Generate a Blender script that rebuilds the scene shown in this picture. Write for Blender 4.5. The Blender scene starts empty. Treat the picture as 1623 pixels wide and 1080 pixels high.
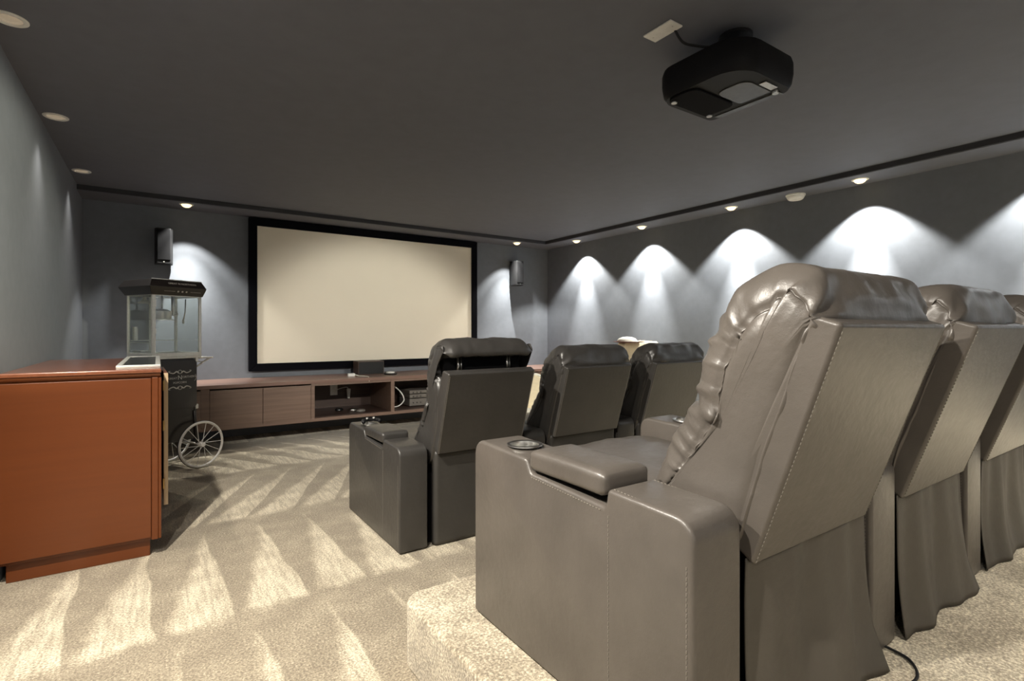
import bpy, bmesh, math, random
from mathutils import Vector, Matrix, noise
random.seed(7)
R = math.radians
PI = math.pi
scene = bpy.context.scene
COL = scene.collection

# ------------------------------------------------------------------ camera, world, exposure
FPX = 827.0
cd = bpy.data.cameras.new('camera')
cd.sensor_fit = 'HORIZONTAL'
cd.sensor_width = 36.0
cd.lens = FPX / 1623.0 * 36.0
cd.shift_y = -15.0 / 1623.0
cd.clip_start = 0.02
cam = bpy.data.objects.new('camera', cd)
COL.objects.link(cam)
cam.location = (0, 0, 1.2)
cam.rotation_euler = (R(90), 0, R(-34.2))
scene.camera = cam

world = bpy.data.worlds.new('world')
scene.world = world
world.use_nodes = True
world.node_tree.nodes['Background'].inputs['Color'].default_value = (0.02, 0.02, 0.025, 1)
world.node_tree.nodes['Background'].inputs['Strength'].default_value = 0.3

scene.view_settings.view_transform = 'Standard'
scene.view_settings.look = 'None'
scene.view_settings.gamma = 1.0
scene.view_settings.use_curve_mapping = False
scene.view_settings.exposure = 0.72

# light levels of the room's lamps and of the added fills
E_WASH_NARROW = 300.0      # inner beam of the wall washers
E_WASH_WIDE = 120.0        # outer spill of the wall washers
E_LEFT = 185.0
E_TILT = 800.0
E_SCREEN = 230.0
E_REAR = 75.0
E_FILL = 7.0
WARM = (1.0, 0.93, 0.82)

# unseen fill light added behind the camera to brighten the room
ad = bpy.data.lights.new('rear_fill', 'AREA')
ad.shape = 'RECTANGLE'
ad.size = 2.6; ad.size_y = 1.6
ad.energy = E_FILL
ad.color = (1.0, 0.95, 0.88)
ao = bpy.data.objects.new('rear_fill', ad)
COL.objects.link(ao)
ao.location = (0.9, -2.1, 1.75)
ao.rotation_euler = (R(84), 0, R(-8))

# ------------------------------------------------------------------ room numbers
XL, XR = -0.620, 5.25
YF, YB = 6.70, -2.30
ZS, ZC = 2.518, 2.566          # soffit underside, tray ceiling

# ------------------------------------------------------------------ materials
def new_mat(name):
    m = bpy.data.materials.new(name)
    m.use_nodes = True
    nt = m.node_tree
    return m, nt, nt.nodes['Principled BSDF']

def N(nt, typ, **kw):
    n = nt.nodes.new(typ)
    for k, v in kw.items():
        if k.startswith('i_'):
            n.inputs[int(k[2:])].default_value = v
        else:
            setattr(n, k, v)
    return n

def ramp(nt, stops):
    n = nt.nodes.new('ShaderNodeValToRGB')
    cr = n.color_ramp
    while len(cr.elements) < len(stops):
        cr.elements.new(0.5)
    for e, (p, c) in zip(cr.elements, stops):
        e.position = p
        e.color = (c[0], c[1], c[2], 1)
    return n

def simple(name, col, rough=0.5, metal=0.0, var=0.06, scale=40.0, bump=0.0, spec=0.5, emit=None, coat=0.0):
    m, nt, b = new_mat(name)
    tc = N(nt, 'ShaderNodeTexCoord')
    nz = N(nt, 'ShaderNodeTexNoise')
    nz.inputs['Scale'].default_value = scale
    nz.inputs['Detail'].default_value = 4
    nt.links.new(tc.outputs['Object'], nz.inputs['Vector'])
    lo = tuple(max(0, c * (1 - var)) for c in col)
    hi = tuple(min(1, c * (1 + var)) for c in col)
    rp = ramp(nt, [(0.3, lo), (0.7, hi)])
    nt.links.new(nz.outputs['Fac'], rp.inputs['Fac'])
    nt.links.new(rp.outputs['Color'], b.inputs['Base Color'])
    b.inputs['Roughness'].default_value = rough
    b.inputs['Metallic'].default_value = metal
    b.inputs['Specular IOR Level'].default_value = spec
    if coat:
        b.inputs['Coat Weight'].default_value = coat
        b.inputs['Coat Roughness'].default_value = 0.1
    if bump:
        bp = N(nt, 'ShaderNodeBump')
        bp.inputs['Strength'].default_value = bump
        bp.inputs['Distance'].default_value = 0.002
        nt.links.new(nz.outputs['Fac'], bp.inputs['Height'])
        nt.links.new(bp.outputs['Normal'], b.inputs['Normal'])
    if emit:
        b.inputs['Emission Color'].default_value = (*emit[0], 1)
        b.inputs['Emission Strength'].default_value = emit[1]
    return m

def leather_mat(name, col, rough):
    m, nt, b = new_mat(name)
    tc = N(nt, 'ShaderNodeTexCoord')
    vo = N(nt, 'ShaderNodeTexVoronoi'); vo.inputs['Scale'].default_value = 420
    nz = N(nt, 'ShaderNodeTexNoise'); nz.inputs['Scale'].default_value = 6; nz.inputs['Detail'].default_value = 5
    n2 = N(nt, 'ShaderNodeTexNoise'); n2.inputs['Scale'].default_value = 38; n2.inputs['Detail'].default_value = 3
    for n in (vo, nz, n2):
        nt.links.new(tc.outputs['Object'], n.inputs['Vector'])
    rp = ramp(nt, [(0.3, tuple(c * .88 for c in col)), (0.7, tuple(c * 1.12 for c in col))])
    nt.links.new(nz.outputs['Fac'], rp.inputs['Fac'])
    nt.links.new(rp.outputs['Color'], b.inputs['Base Color'])
    rr = N(nt, 'ShaderNodeMapRange')
    rr.inputs['To Min'].default_value = rough - .05; rr.inputs['To Max'].default_value = rough + .07
    nt.links.new(n2.outputs['Fac'], rr.inputs['Value'])
    nt.links.new(rr.outputs['Result'], b.inputs['Roughness'])
    b.inputs['Specular IOR Level'].default_value = 0.62
    b1 = N(nt, 'ShaderNodeBump'); b1.inputs['Strength'].default_value = .22; b1.inputs['Distance'].default_value = .0006
    b2 = N(nt, 'ShaderNodeBump'); b2.inputs['Strength'].default_value = .30; b2.inputs['Distance'].default_value = .004
    nt.links.new(vo.outputs['Distance'], b1.inputs['Height'])
    nt.links.new(n2.outputs['Fac'], b2.inputs['Height'])
    nt.links.new(b1.outputs['Normal'], b2.inputs['Normal'])
    nt.links.new(b2.outputs['Normal'], b.inputs['Normal'])
    return m

def wood_mat(name, c1, c2, rough, axis='Z', scale=9.0, coat=0.2):
    m, nt, b = new_mat(name)
    tc = N(nt, 'ShaderNodeTexCoord')
    mp = N(nt, 'ShaderNodeMapping')
    s = {'X': (0.6, 14, 14), 'Y': (14, 0.6, 14), 'Z': (14, 14, 0.6)}[axis]
    mp.inputs['Scale'].default_value = s
    nz = N(nt, 'ShaderNodeTexNoise'); nz.inputs['Scale'].default_value = scale * .3; nz.inputs['Detail'].default_value = 7
    nz.inputs['Distortion'].default_value = .6
    nt.links.new(tc.outputs['Object'], mp.inputs['Vector'])
    nt.links.new(mp.outputs['Vector'], nz.inputs['Vector'])
    rp = ramp(nt, [(0.32, c1), (0.68, c2)])
    nt.links.new(nz.outputs['Fac'], rp.inputs['Fac'])
    nt.links.new(rp.outputs['Color'], b.inputs['Base Color'])
    b.inputs['Roughness'].default_value = rough
    b.inputs['Coat Weight'].default_value = coat
    b.inputs['Coat Roughness'].default_value = .25
    bp = N(nt, 'ShaderNodeBump'); bp.inputs['Strength'].default_value = .12; bp.inputs['Distance'].default_value = .001
    nt.links.new(nz.outputs['Fac'], bp.inputs['Height'])
    nt.links.new(bp.outputs['Normal'], b.inputs['Normal'])
    return m

def carpet_mat(name, plain=False):
    m, nt, b = new_mat(name)
    L = nt.links.new
    def math_(op, a, c=None, d=None, clamp=False):
        n = nt.nodes.new('ShaderNodeMath'); n.operation = op; n.use_clamp = clamp
        for i, v in enumerate((a, c, d)):
            if v is None: continue
            if isinstance(v, (int, float)): n.inputs[i].default_value = v
            else: L(v, n.inputs[i])
        return n.outputs[0]
    geo = N(nt, 'ShaderNodeNewGeometry')
    wob = N(nt, 'ShaderNodeTexNoise'); wob.inputs['Scale'].default_value = 2.4; wob.inputs['Detail'].default_value = 1
    L(geo.outputs['Position'], wob.inputs['Vector'])
    sep = N(nt, 'ShaderNodeSeparateXYZ'); L(geo.outputs['Position'], sep.inputs[0])
    wb = math_('MULTIPLY', math_('SUBTRACT', wob.outputs['Fac'], .5), .085)
    X = math_('ADD', sep.outputs[0], wb)
    Y = math_('ADD', sep.outputs[1], math_('MULTIPLY', wb, .9))
    Y = math_('SUBTRACT', Y, math_('MULTIPLY', sep.outputs[0], .06))
    r = math_('DIVIDE', math_('SUBTRACT', Y, 2.42), 1.26)
    row = math_('FLOOR', r)
    f = math_('FRACT', r)
    blot = N(nt, 'ShaderNodeTexNoise'); blot.inputs['Scale'].default_value = 5.5; blot.inputs['Detail'].default_value = 5
    blot.inputs['Roughness'].default_value = .65
    L(geo.outputs['Position'], blot.inputs['Vector'])
    # vacuum strokes: wedges with their tip at the far end of each row; farther rows lean
    lean1 = math_('MULTIPLY', math_('COMPARE', row, 1.0, .1), -.62)
    lean2 = math_('MULTIPLY', math_('COMPARE', row, 2.0, .1), .75)
    lean = math_('ADD', math_('ADD', lean1, lean2), .05)
    u = math_('DIVIDE', math_('ADD', X, math_('MULTIPLY', lean, f)), .285)
    u = math_('ADD', u, math_('MULTIPLY', row, .37))
    s = math_('FRACT', u)
    thr = math_('MULTIPLY', f, 1.05)
    wedge = math_('MULTIPLY', math_('SUBTRACT', math_('ADD', s, math_('MULTIPLY', math_('SUBTRACT', blot.outputs['Fac'], .5), .22)), thr), 6.0, clamp=True)
    wedge = math_('MULTIPLY', wedge, math_('MULTIPLY', math_('SUBTRACT', 1.0, s), 30.0, clamp=True))
    wedge = math_('MULTIPLY', wedge, math_('MULTIPLY', math_('ADD', f, math_('MULTIPLY', math_('SUBTRACT', blot.outputs['Fac'], .45), .12)), 16.0, clamp=True))
    # streaks inside the strokes
    mp = N(nt, 'ShaderNodeMapping'); mp.inputs['Scale'].default_value = (34, 3, 1)
    L(geo.outputs['Position'], mp.inputs['Vector'])
    st = N(nt, 'ShaderNodeTexNoise'); st.inputs['Scale'].default_value = 1.5; st.inputs['Detail'].default_value = 4
    L(mp.outputs['Vector'], st.inputs['Vector'])
    fine = N(nt, 'ShaderNodeTexNoise'); fine.inputs['Scale'].default_value = 120; fine.inputs['Detail'].default_value = 3
    fine.inputs['Roughness'].default_value = .7
    L(geo.outputs['Position'], fine.inputs['Vector'])
    bl = math_('MULTIPLY', math_('SUBTRACT', blot.outputs['Fac'], .42), 4.0, clamp=True)
    if plain:
        val = math_('ADD', math_('MULTIPLY', bl, .42), .16)
    else:
        stv = math_('MULTIPLY', math_('SUBTRACT', st.outputs['Fac'], .36), 4.0, clamp=True)
        val = math_('MULTIPLY', wedge, math_('ADD', math_('MULTIPLY', stv, .55), .55))
        val = math_('ADD', math_('MULTIPLY', val, .46), math_('MULTIPLY', bl, .20))
    sp = math_('MULTIPLY', math_('SUBTRACT', fine.outputs['Fac'], .5), 2.8 if plain else 2.6)
    val = math_('ADD', val, sp)
    val = math_('ADD', val, .20, clamp=True)
    rp = ramp(nt, [(0.0, (.22, .18, .13)), (0.5, (.45, .385, .28)), (1.0, (.86, .775, .60))])
    L(val, rp.inputs['Fac'])
    L(rp.outputs['Color'], b.inputs['Base Color'])
    b.inputs['Roughness'].default_value = .95
    b.inputs['Specular IOR Level'].default_value = .1
    b.inputs['Sheen Weight'].default_value = .25
    bp = N(nt, 'ShaderNodeBump'); bp.inputs['Strength'].default_value = .7; bp.inputs['Distance'].default_value = .008
    L(fine.outputs['Fac'], bp.inputs['Height'])
    L(bp.outputs['Normal'], b.inputs['Normal'])
    return m

def glass_mat(name):
    m, nt, b = new_mat(name)
    tr = N(nt, 'ShaderNodeBsdfTransparent'); tr.inputs[0].default_value = (.93, .95, .94, 1)
    gl = N(nt, 'ShaderNodeBsdfGlossy'); gl.inputs['Roughness'].default_value = .04
    fr = N(nt, 'ShaderNodeFresnel'); fr.inputs[0].default_value = 1.5
    gg = N(nt, 'ShaderNodeNewGeometry')
    io = N(nt, 'ShaderNodeMath', operation='MULTIPLY_ADD'); io.inputs[1].default_value = -.8333; io.inputs[2].default_value = 1.5
    nt.links.new(gg.outputs['Backfacing'], io.inputs[0]); nt.links.new(io.outputs[0], fr.inputs[0])
    nz = N(nt, 'ShaderNodeTexNoise'); nz.inputs['Scale'].default_value = 12
    mx = N(nt, 'ShaderNodeMixShader')
    ad_ = N(nt, 'ShaderNodeMath', operation='MULTIPLY_ADD'); ad_.inputs[1].default_value = .06; 
    nt.links.new(nz.outputs['Fac'], ad_.inputs[0]); nt.links.new(fr.outputs[0], ad_.inputs[2])
    nt.links.new(ad_.outputs[0], mx.inputs[0]); nt.links.new(tr.outputs[0], mx.inputs[1]); nt.links.new(gl.outputs[0], mx.inputs[2])
    nt.links.new(mx.outputs[0], nt.nodes['Material Output'].inputs['Surface'])
    return m

M = {}
M['wall'] = simple('wall_paint', (.158, .172, .198), .6, var=.05, scale=14, bump=.05)
M['ceiling'] = simple('ceiling_paint', (.122, .128, .152), .75, var=.04, scale=10, bump=.04)
M['edgestrip'] = simple('edge_strip_dark', (.035, .036, .042), .7, var=.04, scale=10)
M['carpet'] = carpet_mat('carpet_swept')
M['carpet2'] = carpet_mat('carpet_riser', True)
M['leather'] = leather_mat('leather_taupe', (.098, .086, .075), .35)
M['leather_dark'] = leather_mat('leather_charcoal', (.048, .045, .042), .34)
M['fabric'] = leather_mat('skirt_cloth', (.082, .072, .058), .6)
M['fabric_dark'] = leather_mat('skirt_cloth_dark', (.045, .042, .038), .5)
M['thread'] = simple('thread', (.22, .20, .17), .7)
M['black'] = simple('black_plastic', (.012, .012, .013), .5, spec=.3)
M['matteblack'] = simple('matte_black', (.006, .006, .007), .9, spec=.15)
M['gloss'] = simple('gloss_black', (.008, .008, .009), .30, coat=.15)
M['projblack'] = simple('projector_shell', (.006, .006, .007), .55, spec=.2)
M['greygloss'] = simple('grey_gloss', (.10, .10, .10), .22, coat=.3)
M['screen'] = simple('screen_cloth', (.85, .78, .645), .8, var=.01, scale=3)
M['velvet'] = simple('velvet_black', (.003, .003, .005), .9, spec=.1)
M['cherry'] = wood_mat('cherry_wood', (.135, .034, .007), (.148, .038, .008), .36, 'X', coat=.08)
M['cherrytop'] = wood_mat('cherry_top', (.17, .055, .026), (.22, .075, .036), .25, 'Y', coat=.5)
M['rawwood'] = wood_mat('raw_edge', (.50, .36, .22), (.66, .50, .33), .6, 'Z')
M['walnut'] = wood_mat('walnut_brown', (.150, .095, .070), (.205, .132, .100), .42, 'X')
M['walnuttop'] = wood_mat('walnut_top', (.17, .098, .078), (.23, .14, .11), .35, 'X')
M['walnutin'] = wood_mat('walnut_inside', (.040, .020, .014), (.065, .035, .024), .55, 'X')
M['steel'] = simple('brushed_steel', (.62, .61, .58), .28, metal=1.0, scale=60)
M['alu'] = simple('aluminium', (.74, .74, .70), .42, metal=.6, scale=60)
M['brass'] = simple('brass', (.62, .44, .20), .35, metal=1.0)
M['white'] = simple('white_plastic', (.78, .77, .73), .45)
M['whiterim'] = simple('white_enamel', (.82, .80, .76), .3)
M['cream'] = simple('cream_fabric', (.78, .68, .48), .8, bump=.2)
M['ivory'] = simple('ivory_fabric', (.86, .84, .74), .8, bump=.2)
M['darkred'] = simple('dark_red_cloth', (.10, .018, .012), .8)
M['rubber'] = simple('rubber', (.015, .014, .013), .7)
M['print'] = simple('grey_print', (.52, .50, .46), .6)
M['popblack'] = simple('cart_black', (.016, .012, .011), .32, coat=.3)
M['glass'] = glass_mat('clear_glass')
M['bulb'] = simple('lit_bulb', (1, .9, .7), .4, emit=((1.0, .76, .38), 1.35))
M['bulbdim'] = simple('tilted_bulb', (.16, .12, .085), .3, emit=((1.0, .8, .55), .15))
M['equip'] = simple('device_grey', (.16, .145, .13), .4)
M['rearwall'] = simple('rear_wall_paint', (.10, .10, .105), .7)  # unseen rear wall, set dark to weaken its bounce

# ------------------------------------------------------------------ mesh helpers
def tag(o, label=None, cat=None, group=None, kind=None):
    if label: o['label'] = label
    if cat: o['category'] = cat
    if group: o['group'] = group
    if kind: o['kind'] = kind
    return o

def thing(name, label, cat, loc=(0, 0, 0), rz=0.0, group=None):
    o = bpy.data.objects.new(name, None)
    o.empty_display_size = .1
    COL.objects.link(o)
    o.location = loc
    o.rotation_euler = (0, 0, rz)
    return tag(o, label, cat, group)

class MB:
    def __init__(s):
        s.v = []; s.f = []
    def add(s, vs, fs):
        b = len(s.v)
        s.v += [tuple(p) for p in vs]
        s.f += [tuple(i + b for i in f) for f in fs]
        return s
    def box(s, x0, x1, y0, y1, z0, z1, mat=None):
        vs = [Vector(p) for p in ((x0,y0,z0),(x1,y0,z0),(x1,y1,z0),(x0,y1,z0),(x0,y0,z1),(x1,y0,z1),(x1,y1,z1),(x0,y1,z1))]
        if mat is not None: vs = [mat @ p for p in vs]
        return s.add(vs, [(0,3,2,1),(4,5,6,7),(0,1,5,4),(1,2,6,5),(2,3,7,6),(3,0,4,7)])
    def hexa(s, b, t):
        """b, t : four bottom and four top corners, counter-clockwise from above"""
        return s.add(list(b) + list(t), [(0,3,2,1),(4,5,6,7),(0,1,5,4),(1,2,6,5),(2,3,7,6),(3,0,4,7)])
    def tube(s, pts, r, seg=8, closed=False, radii=None):
        pts = [Vector(p) for p in pts]
        n = len(pts)
        rings = []
        up = None
        for i, p in enumerate(pts):
            if closed:
                d = (pts[(i+1) % n] - pts[i-1]).normalized()
            else:
                d = (pts[min(i+1, n-1)] - pts[max(i-1, 0)]).normalized()
            if up is None:
                up = Vector((0,0,1)) if abs(d.z) < .9 else Vector((1,0,0))
            a = d.cross(up)
            if a.length < 1e-6: a = d.orthogonal()
            a.normalize()
            b = a.cross(d).normalized()
            up = b
            rr = radii[i] if radii else r
            rings.append([p + a * math.cos(2*PI*k/seg) * rr + b * math.sin(2*PI*k/seg) * rr for k in range(seg)])
        vs = [q for ring in rings for q in ring]
        fs = []
        m = n if closed else n - 1
        for i in range(m):
            j = (i+1) % n
            for k in range(seg):
                l = (k+1) % seg
                fs.append((i*seg+k, i*seg+l, j*seg+l, j*seg+k))
        if not closed:
            fs.append(tuple(range(seg))[::-1])
            fs.append(tuple((n-1)*seg + k for k in range(seg)))
        return s.add(vs, fs)
    def lathe(s, prof, seg=32, mat=None, cap=False):
        """prof : list of (r, z)"""
        vs = []
        for r, z in prof:
            for k in range(seg):
                a = 2*PI*k/seg
                p = Vector((r*math.cos(a), r*math.sin(a), z))
                if mat is not None: p = mat @ p
                vs.append(p)
        fs = []
        for i in range(len(prof)-1):
            for k in range(seg):
                l = (k+1) % seg
                fs.append((i*seg+k, i*seg+l, (i+1)*seg+l, (i+1)*seg+k))
        fs.append(tuple(range(seg))[::-1])
        fs.append(tuple((len(prof)-1)*seg + k for k in range(seg)))
        return s.add(vs, fs)
    def prism_x(s, poly, x0, x1):
        """poly in (y, z)"""
        n = len(poly)
        vs = [(x0, y, z) for y, z in poly] + [(x1, y, z) for y, z in poly]
        fs = [tuple(range(n)), tuple(range(2*n-1, n-1, -1))]
        for i in range(n):
            j = (i+1) % n
            fs.append((j, i, n+i, n+j))
        return s.add(vs, fs)
    def prism_z(s, poly, z0, z1, mat=None):
        n = len(poly)
        vs = [Vector((x, y, z0)) for x, y in poly] + [Vector((x, y, z1)) for x, y in poly]
        if mat is not None: vs = [mat @ p for p in vs]
        fs = [tuple(range(n))[::-1], tuple(range(n, 2*n))]
        for i in range(n):
            j = (i+1) % n
            fs.append((i, j, n+j, n+i))
        return s.add(vs, fs)
    def build(s, name, mat, parent=None, bevel=0.0, seg=2, smooth=False, fix=True, limit=35):
        me = bpy.data.meshes.new(name)
        me.from_pydata([tuple(p) for p in s.v], [], s.f)
        if fix:
            bm = bmesh.new(); bm.from_mesh(me)
            bmesh.ops.recalc_face_normals(bm, faces=bm.faces)
            bm.to_mesh(me); bm.free()
        me.materials.append(mat)
        me.update()
        o = bpy.data.objects.new(name, me)
        COL.objects.link(o)
        if parent is not None: o.parent = parent
        if bevel:
            md = o.modifiers.new('bevel', 'BEVEL')
            md.width = bevel; md.segments = seg; md.limit_method = 'ANGLE'; md.angle_limit = R(limit)
            md.harden_normals = True
            for p in me.polygons: p.use_smooth = True
        elif smooth:
            for p in me.polygons: p.use_smooth = True
            if smooth != 'all':
                bm = bmesh.new(); bm.from_mesh(me)
                for e in bm.edges:
                    if len(e.link_faces) == 2 and e.calc_face_angle(0) > R(38): e.smooth = False
                bm.to_mesh(me); bm.free()
        return o

def bx(name, x0, x1, y0, y1, z0, z1, mat, parent=None, bevel=0.0, seg=2):
    return MB().box(x0, x1, y0, y1, z0, z1).build(name, mat, parent, bevel, seg)

def struct(o):
    o['kind'] = 'structure'
    return o

def copy_tree(o, parent=None):
    c = o.copy(); COL.objects.link(c)
    c.parent = parent
    for ch in [x for x in bpy.data.objects if x.parent == o]:
        copy_tree(ch, c)
    return c

def catmull(pts, per=8, closed=True):
    n = len(pts); out = []
    rng = range(n if closed else n - 1)
    for i in rng:
        if closed:
            p0, p1, p2, p3 = pts[i-1], pts[i], pts[(i+1) % n], pts[(i+2) % n]
        else:
            p0, p1, p2, p3 = pts[max(i-1,0)], pts[i], pts[i+1], pts[min(i+2, n-1)]
        for k in range(per):
            t = k / per
            out.append(tuple(.5*((2*b) + (-a+c)*t + (2*a-5*b+4*c-d)*t*t + (-a+3*b-3*c+d)*t**3) for a, b, c, d in zip(p0,p1,p2,p3)))
    if not closed: out.append(tuple(pts[-1]))
    return out

def resample(pts, step, closed=True):
    P = [Vector((p[0], p[1], 0 if len(p) < 3 else p[2])) for p in pts]
    if closed: P.append(P[0])
    L = [0]
    for a, b in zip(P, P[1:]): L.append(L[-1] + (b-a).length)
    n = max(3, int(L[-1] / step))
    out = []; j = 0
    for i in range(n if closed else n + 1):
        s = L[-1] * i / n
        while j < len(L) - 2 and L[j+1] < s: j += 1
        t = (s - L[j]) / max(1e-9, L[j+1] - L[j])
        out.append(P[j].lerp(P[j+1], min(1, t)))
    return out

def dashes(lines, name, parent, mat, size=.0011, length=.006, gap=.0045):
    """stitches along polylines"""
    mb = MB()
    for line in lines:
        pts = resample(line, length + gap, closed=False)
        for a, b in zip(pts, pts[1:]):
            d = (b - a).normalized()
            e = a + d * length
            s1 = d.orthogonal().normalized() * size
            s2 = d.cross(s1).normalized() * size
            mb.add([a+s1, a+s2, a-s1, a-s2, e+s1, e+s2, e-s1, e-s2],
                   [(0,1,5,4),(1,2,6,5),(2,3,7,6),(3,0,4,7),(0,3,2,1),(4,5,6,7)])
    o = mb.build(name, mat, parent, fix=False)
    o['kind'] = 'stuff'
    return o

# ------------------------------------------------------------------ room shell
struct(bx('floor', XL-.1, XR+.1, YB-.1, YF+.1, -.12, 0, M['carpet']))
# raised platform under the back row, a rounded corner towards the aisle
poly = [(XR, YB), (XR, 1.80)] + [(.734+.07 - .07*math.sin(a), 1.80-.07 + .07*math.cos(a)) for a in [i*PI/12 for i in range(7)]] + [(.734, YB)]
struct(MB().prism_z(poly, 0.0, .24).build('floor_platform', M['carpet2'], bevel=.018, seg=3))
struct(bx('wall_front', XL-.1, XR+.1, YF, YF+.1, 0, 2.75, M['wall']))
struct(bx('wall_right', XR, XR+.1, YB, YF, 0, 2.75, M['wall']))
struct(bx('wall_left', XL-.1, XL, YB, YF, 0, 2.75, M['wall']))
struct(bx('wall_back', XL-.1, XR+.1, YB-.1, YB, 0, 2.75, M['rearwall']))
struct(bx('ceiling', XL, XR, YB, YF, ZC, 2.75, M['ceiling']))
SW, SF = .353, .41
struct(bx('trim_1', XL, XR, YF-SF, YF, ZS, ZC, M['ceiling']))
struct(bx('trim_2', XR-SW, XR, YB, YF-SF, ZS, ZC, M['ceiling']))
# thin dark strips on the tray edge
struct(bx('trim_3', XL, XR-SW, YF-SF-.012, YF-SF, ZS+.003, ZC, M['edgestrip'], bevel=.003))
struct(bx('trim_4', XR-SW-.012, XR-SW, YB, YF-SF-.012, ZS+.003, ZC, M['edgestrip'], bevel=.003))
# shallow lip at the tray edge
struct(bx('baseboard_right', XR-.014, XR, 1.8, YF-.8, 0, .09, M['wall'], bevel=.003))
struct(bx('baseboard_left', XL, XL+.014, .2, 3.3, 0, .09, M['wall'], bevel=.003))

# ------------------------------------------------------------------ downlights
def spot(parent, energy, size, blend, loc, target, radius=.025, color=WARM):
    l = bpy.data.lights.new('spotlight', 'SPOT')
    l.energy = energy; l.spot_size = R(size); l.spot_blend = blend
    l.shadow_soft_size = radius; l.color = color
    o = bpy.data.objects.new('spotlight', l)
    COL.objects.link(o)
    o.parent = parent
    o.location = loc
    d = Vector(target) - Vector(loc)
    o.rotation_euler = d.to_track_quat('-Z', 'Y').to_euler()
    return o

def downlight(x, y, z, label, lit=True, group=None, name='downlight'):
    t = thing(name, label, 'ceiling light', (x, y, z), 0, group)
    MB().lathe([(.046,-.001),(.048,-.006),(.060,-.007),(.066,-.003),(.066,0),(.046,0)], 32).build('trim_ring', M['white'], t, smooth=True)
    MB().lathe([(.0465,-.0015),(.046,-.010),(.038,-.022),(.024,-.031),(.008,-.034)] if lit else [(.0465,-.001),(.030,-.002),(.026,-.004),(.004,-.0045)], 24).build('bulb', M['bulb'] if lit else M['bulbdim'], t, smooth=True)
    return t

RY = [5.76, 4.52, 3.28, 2.05, .82, -.42, -1.66]
RL = ['lit downlight over the right wall, nearest to the screen corner',
      'lit downlight over the right wall, second from the screen corner',
      'lit downlight over the right wall, third from the screen corner',
      'lit downlight over the right wall, just beyond the white smoke detector',
      'lit downlight over the right wall beside the back row, out of frame right',
      'lit downlight over the right wall behind the back row',
      'lit downlight in the rear right corner of the room']
for y, lab in zip(RY, RL):
    t = downlight(5.05, y, ZS, lab)
    spot(t, E_WASH_NARROW, 40, 1.0, (0, 0, -.040), (.10, 0, -1), .012, (1, .98, .90))
    spot(t, E_WASH_WIDE, 100, .32, (0, 0, -.040), (.0, 0, -1), .012, (1, .98, .90))
FL = ['lit downlight above the left wall speaker beside the screen',
      'lit downlight above the right wall speaker beside the screen']
for x, lab in zip((.25, 4.43), FL):
    t = downlight(x, 6.39, ZS, lab)
    spot(t, E_WASH_NARROW * .6, 56, 1.0, (0, 0, -.040), (0, .14, -1), .012, (1, .98, .90))
    spot(t, E_WASH_WIDE * .42, 92, .35, (0, 0, -.040), (0, .0, -1), .012, (1, .98, .90))
LY = [5.74, 4.38, 3.12, 1.85, .58, -.66]
LL = ['white ringed downlight over the left wall, farthest, near the popcorn cart',
      'white ringed downlight over the left wall above the wooden counter',
      'white ringed downlight over the left wall cut by the upper left picture corner',
      'white ringed downlight over the left wall beside the camera',
      'white ringed downlight over the left wall just behind the camera',
      'white ringed downlight over the left wall at the rear']
for y, lab in zip(LY, LL):
    t = downlight(-.535, y, ZC, lab, lit=False)
    spot(t, E_LEFT * (.14 if y > 3 else 1.25 if y > 1 else .7 if y > 0 else .2), 105 if y > 3 else 122, 1.0 if y > 3 else .6, (0, 0, -.040), (.42, 0, -1), .02, WARM)
for x, lab in zip((1.8, 3.0, 4.2), ('left added fill downlight at the rear of the tray ceiling', 'middle added fill downlight at the rear of the tray ceiling', 'right added fill downlight at the rear of the tray ceiling')):
    t = downlight(x, -.40, ZC, lab)
    spot(t, E_REAR, 66, .8, (0, 0, -.060), (0, .08, -1), .03, WARM)  # unseen lamps added to light the floor behind the back row

# adjustable spot behind the camera, aimed at the left wall
t = downlight(1.5, -.3, ZC, 'tilted ceiling spot behind the camera')
spot(t, E_TILT, 23, .6, (0, 0, -.06), (-2.12, 4.15, -.92), .02, (1, .96, .74))

for x, lab in ((1.35, 'left of two ceiling spots added to brighten the screen, over the back row'), (3.25, 'right of two ceiling spots added to brighten the screen, over the back row')):
    t = downlight(x, .55, ZC, lab)
    spot(t, E_SCREEN, 35, .5, (0, 0, -.06), ((2.375-x)*.8, 6.07, -1.9), .03, (1, .96, .86))  # out-of-view spots put in to lift the screen brightness

# ------------------------------------------------------------------ projection screen
SX0, SX1, SZ0, SZ1, SY = .865, 3.885, .735, 2.505, 6.62
t = thing('projection_screen', 'wide cream projection screen in a thick black velvet frame on the front wall', 'screen', ((SX0+SX1)/2, SY, SZ0))
w = (SX1-SX0)/2; h = SZ1-SZ0; fw = .088
def sframe(poly, nm):
    n = len(poly)
    mb = MB()
    mb.add([(x, -.0, z) for x, z in poly] + [(x, .06, z) for x, z in poly],
           [(0,1,2,3),(7,6,5,4)] + [((i+1)%4, i, 4+i, 4+(i+1)%4) for i in range(4)])
    mb.build(nm, M['velvet'], t, bevel=.006)
sframe([(-w,0),(w,0),(w-fw,fw),(-w+fw,fw)], 'frame_rail')
sframe([(-w,h),(-w+fw,h-fw),(w-fw,h-fw),(w,h)], 'frame_rail')
sframe([(-w,0),(-w+fw,fw),(-w+fw,h-fw),(-w,h)], 'frame_rail')
sframe([(w,0),(w,h),(w-fw,h-fw),(w-fw,fw)], 'frame_rail')
bx('screen_fabric', -w+fw-.01, w-fw+.01, .025, .045, fw-.01, h-fw+.01, M['screen'], t)
bx('mounting_rail', -w+.2, w-.2, .06, .08, h-.3, h-.22, M['black'], t)

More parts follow.
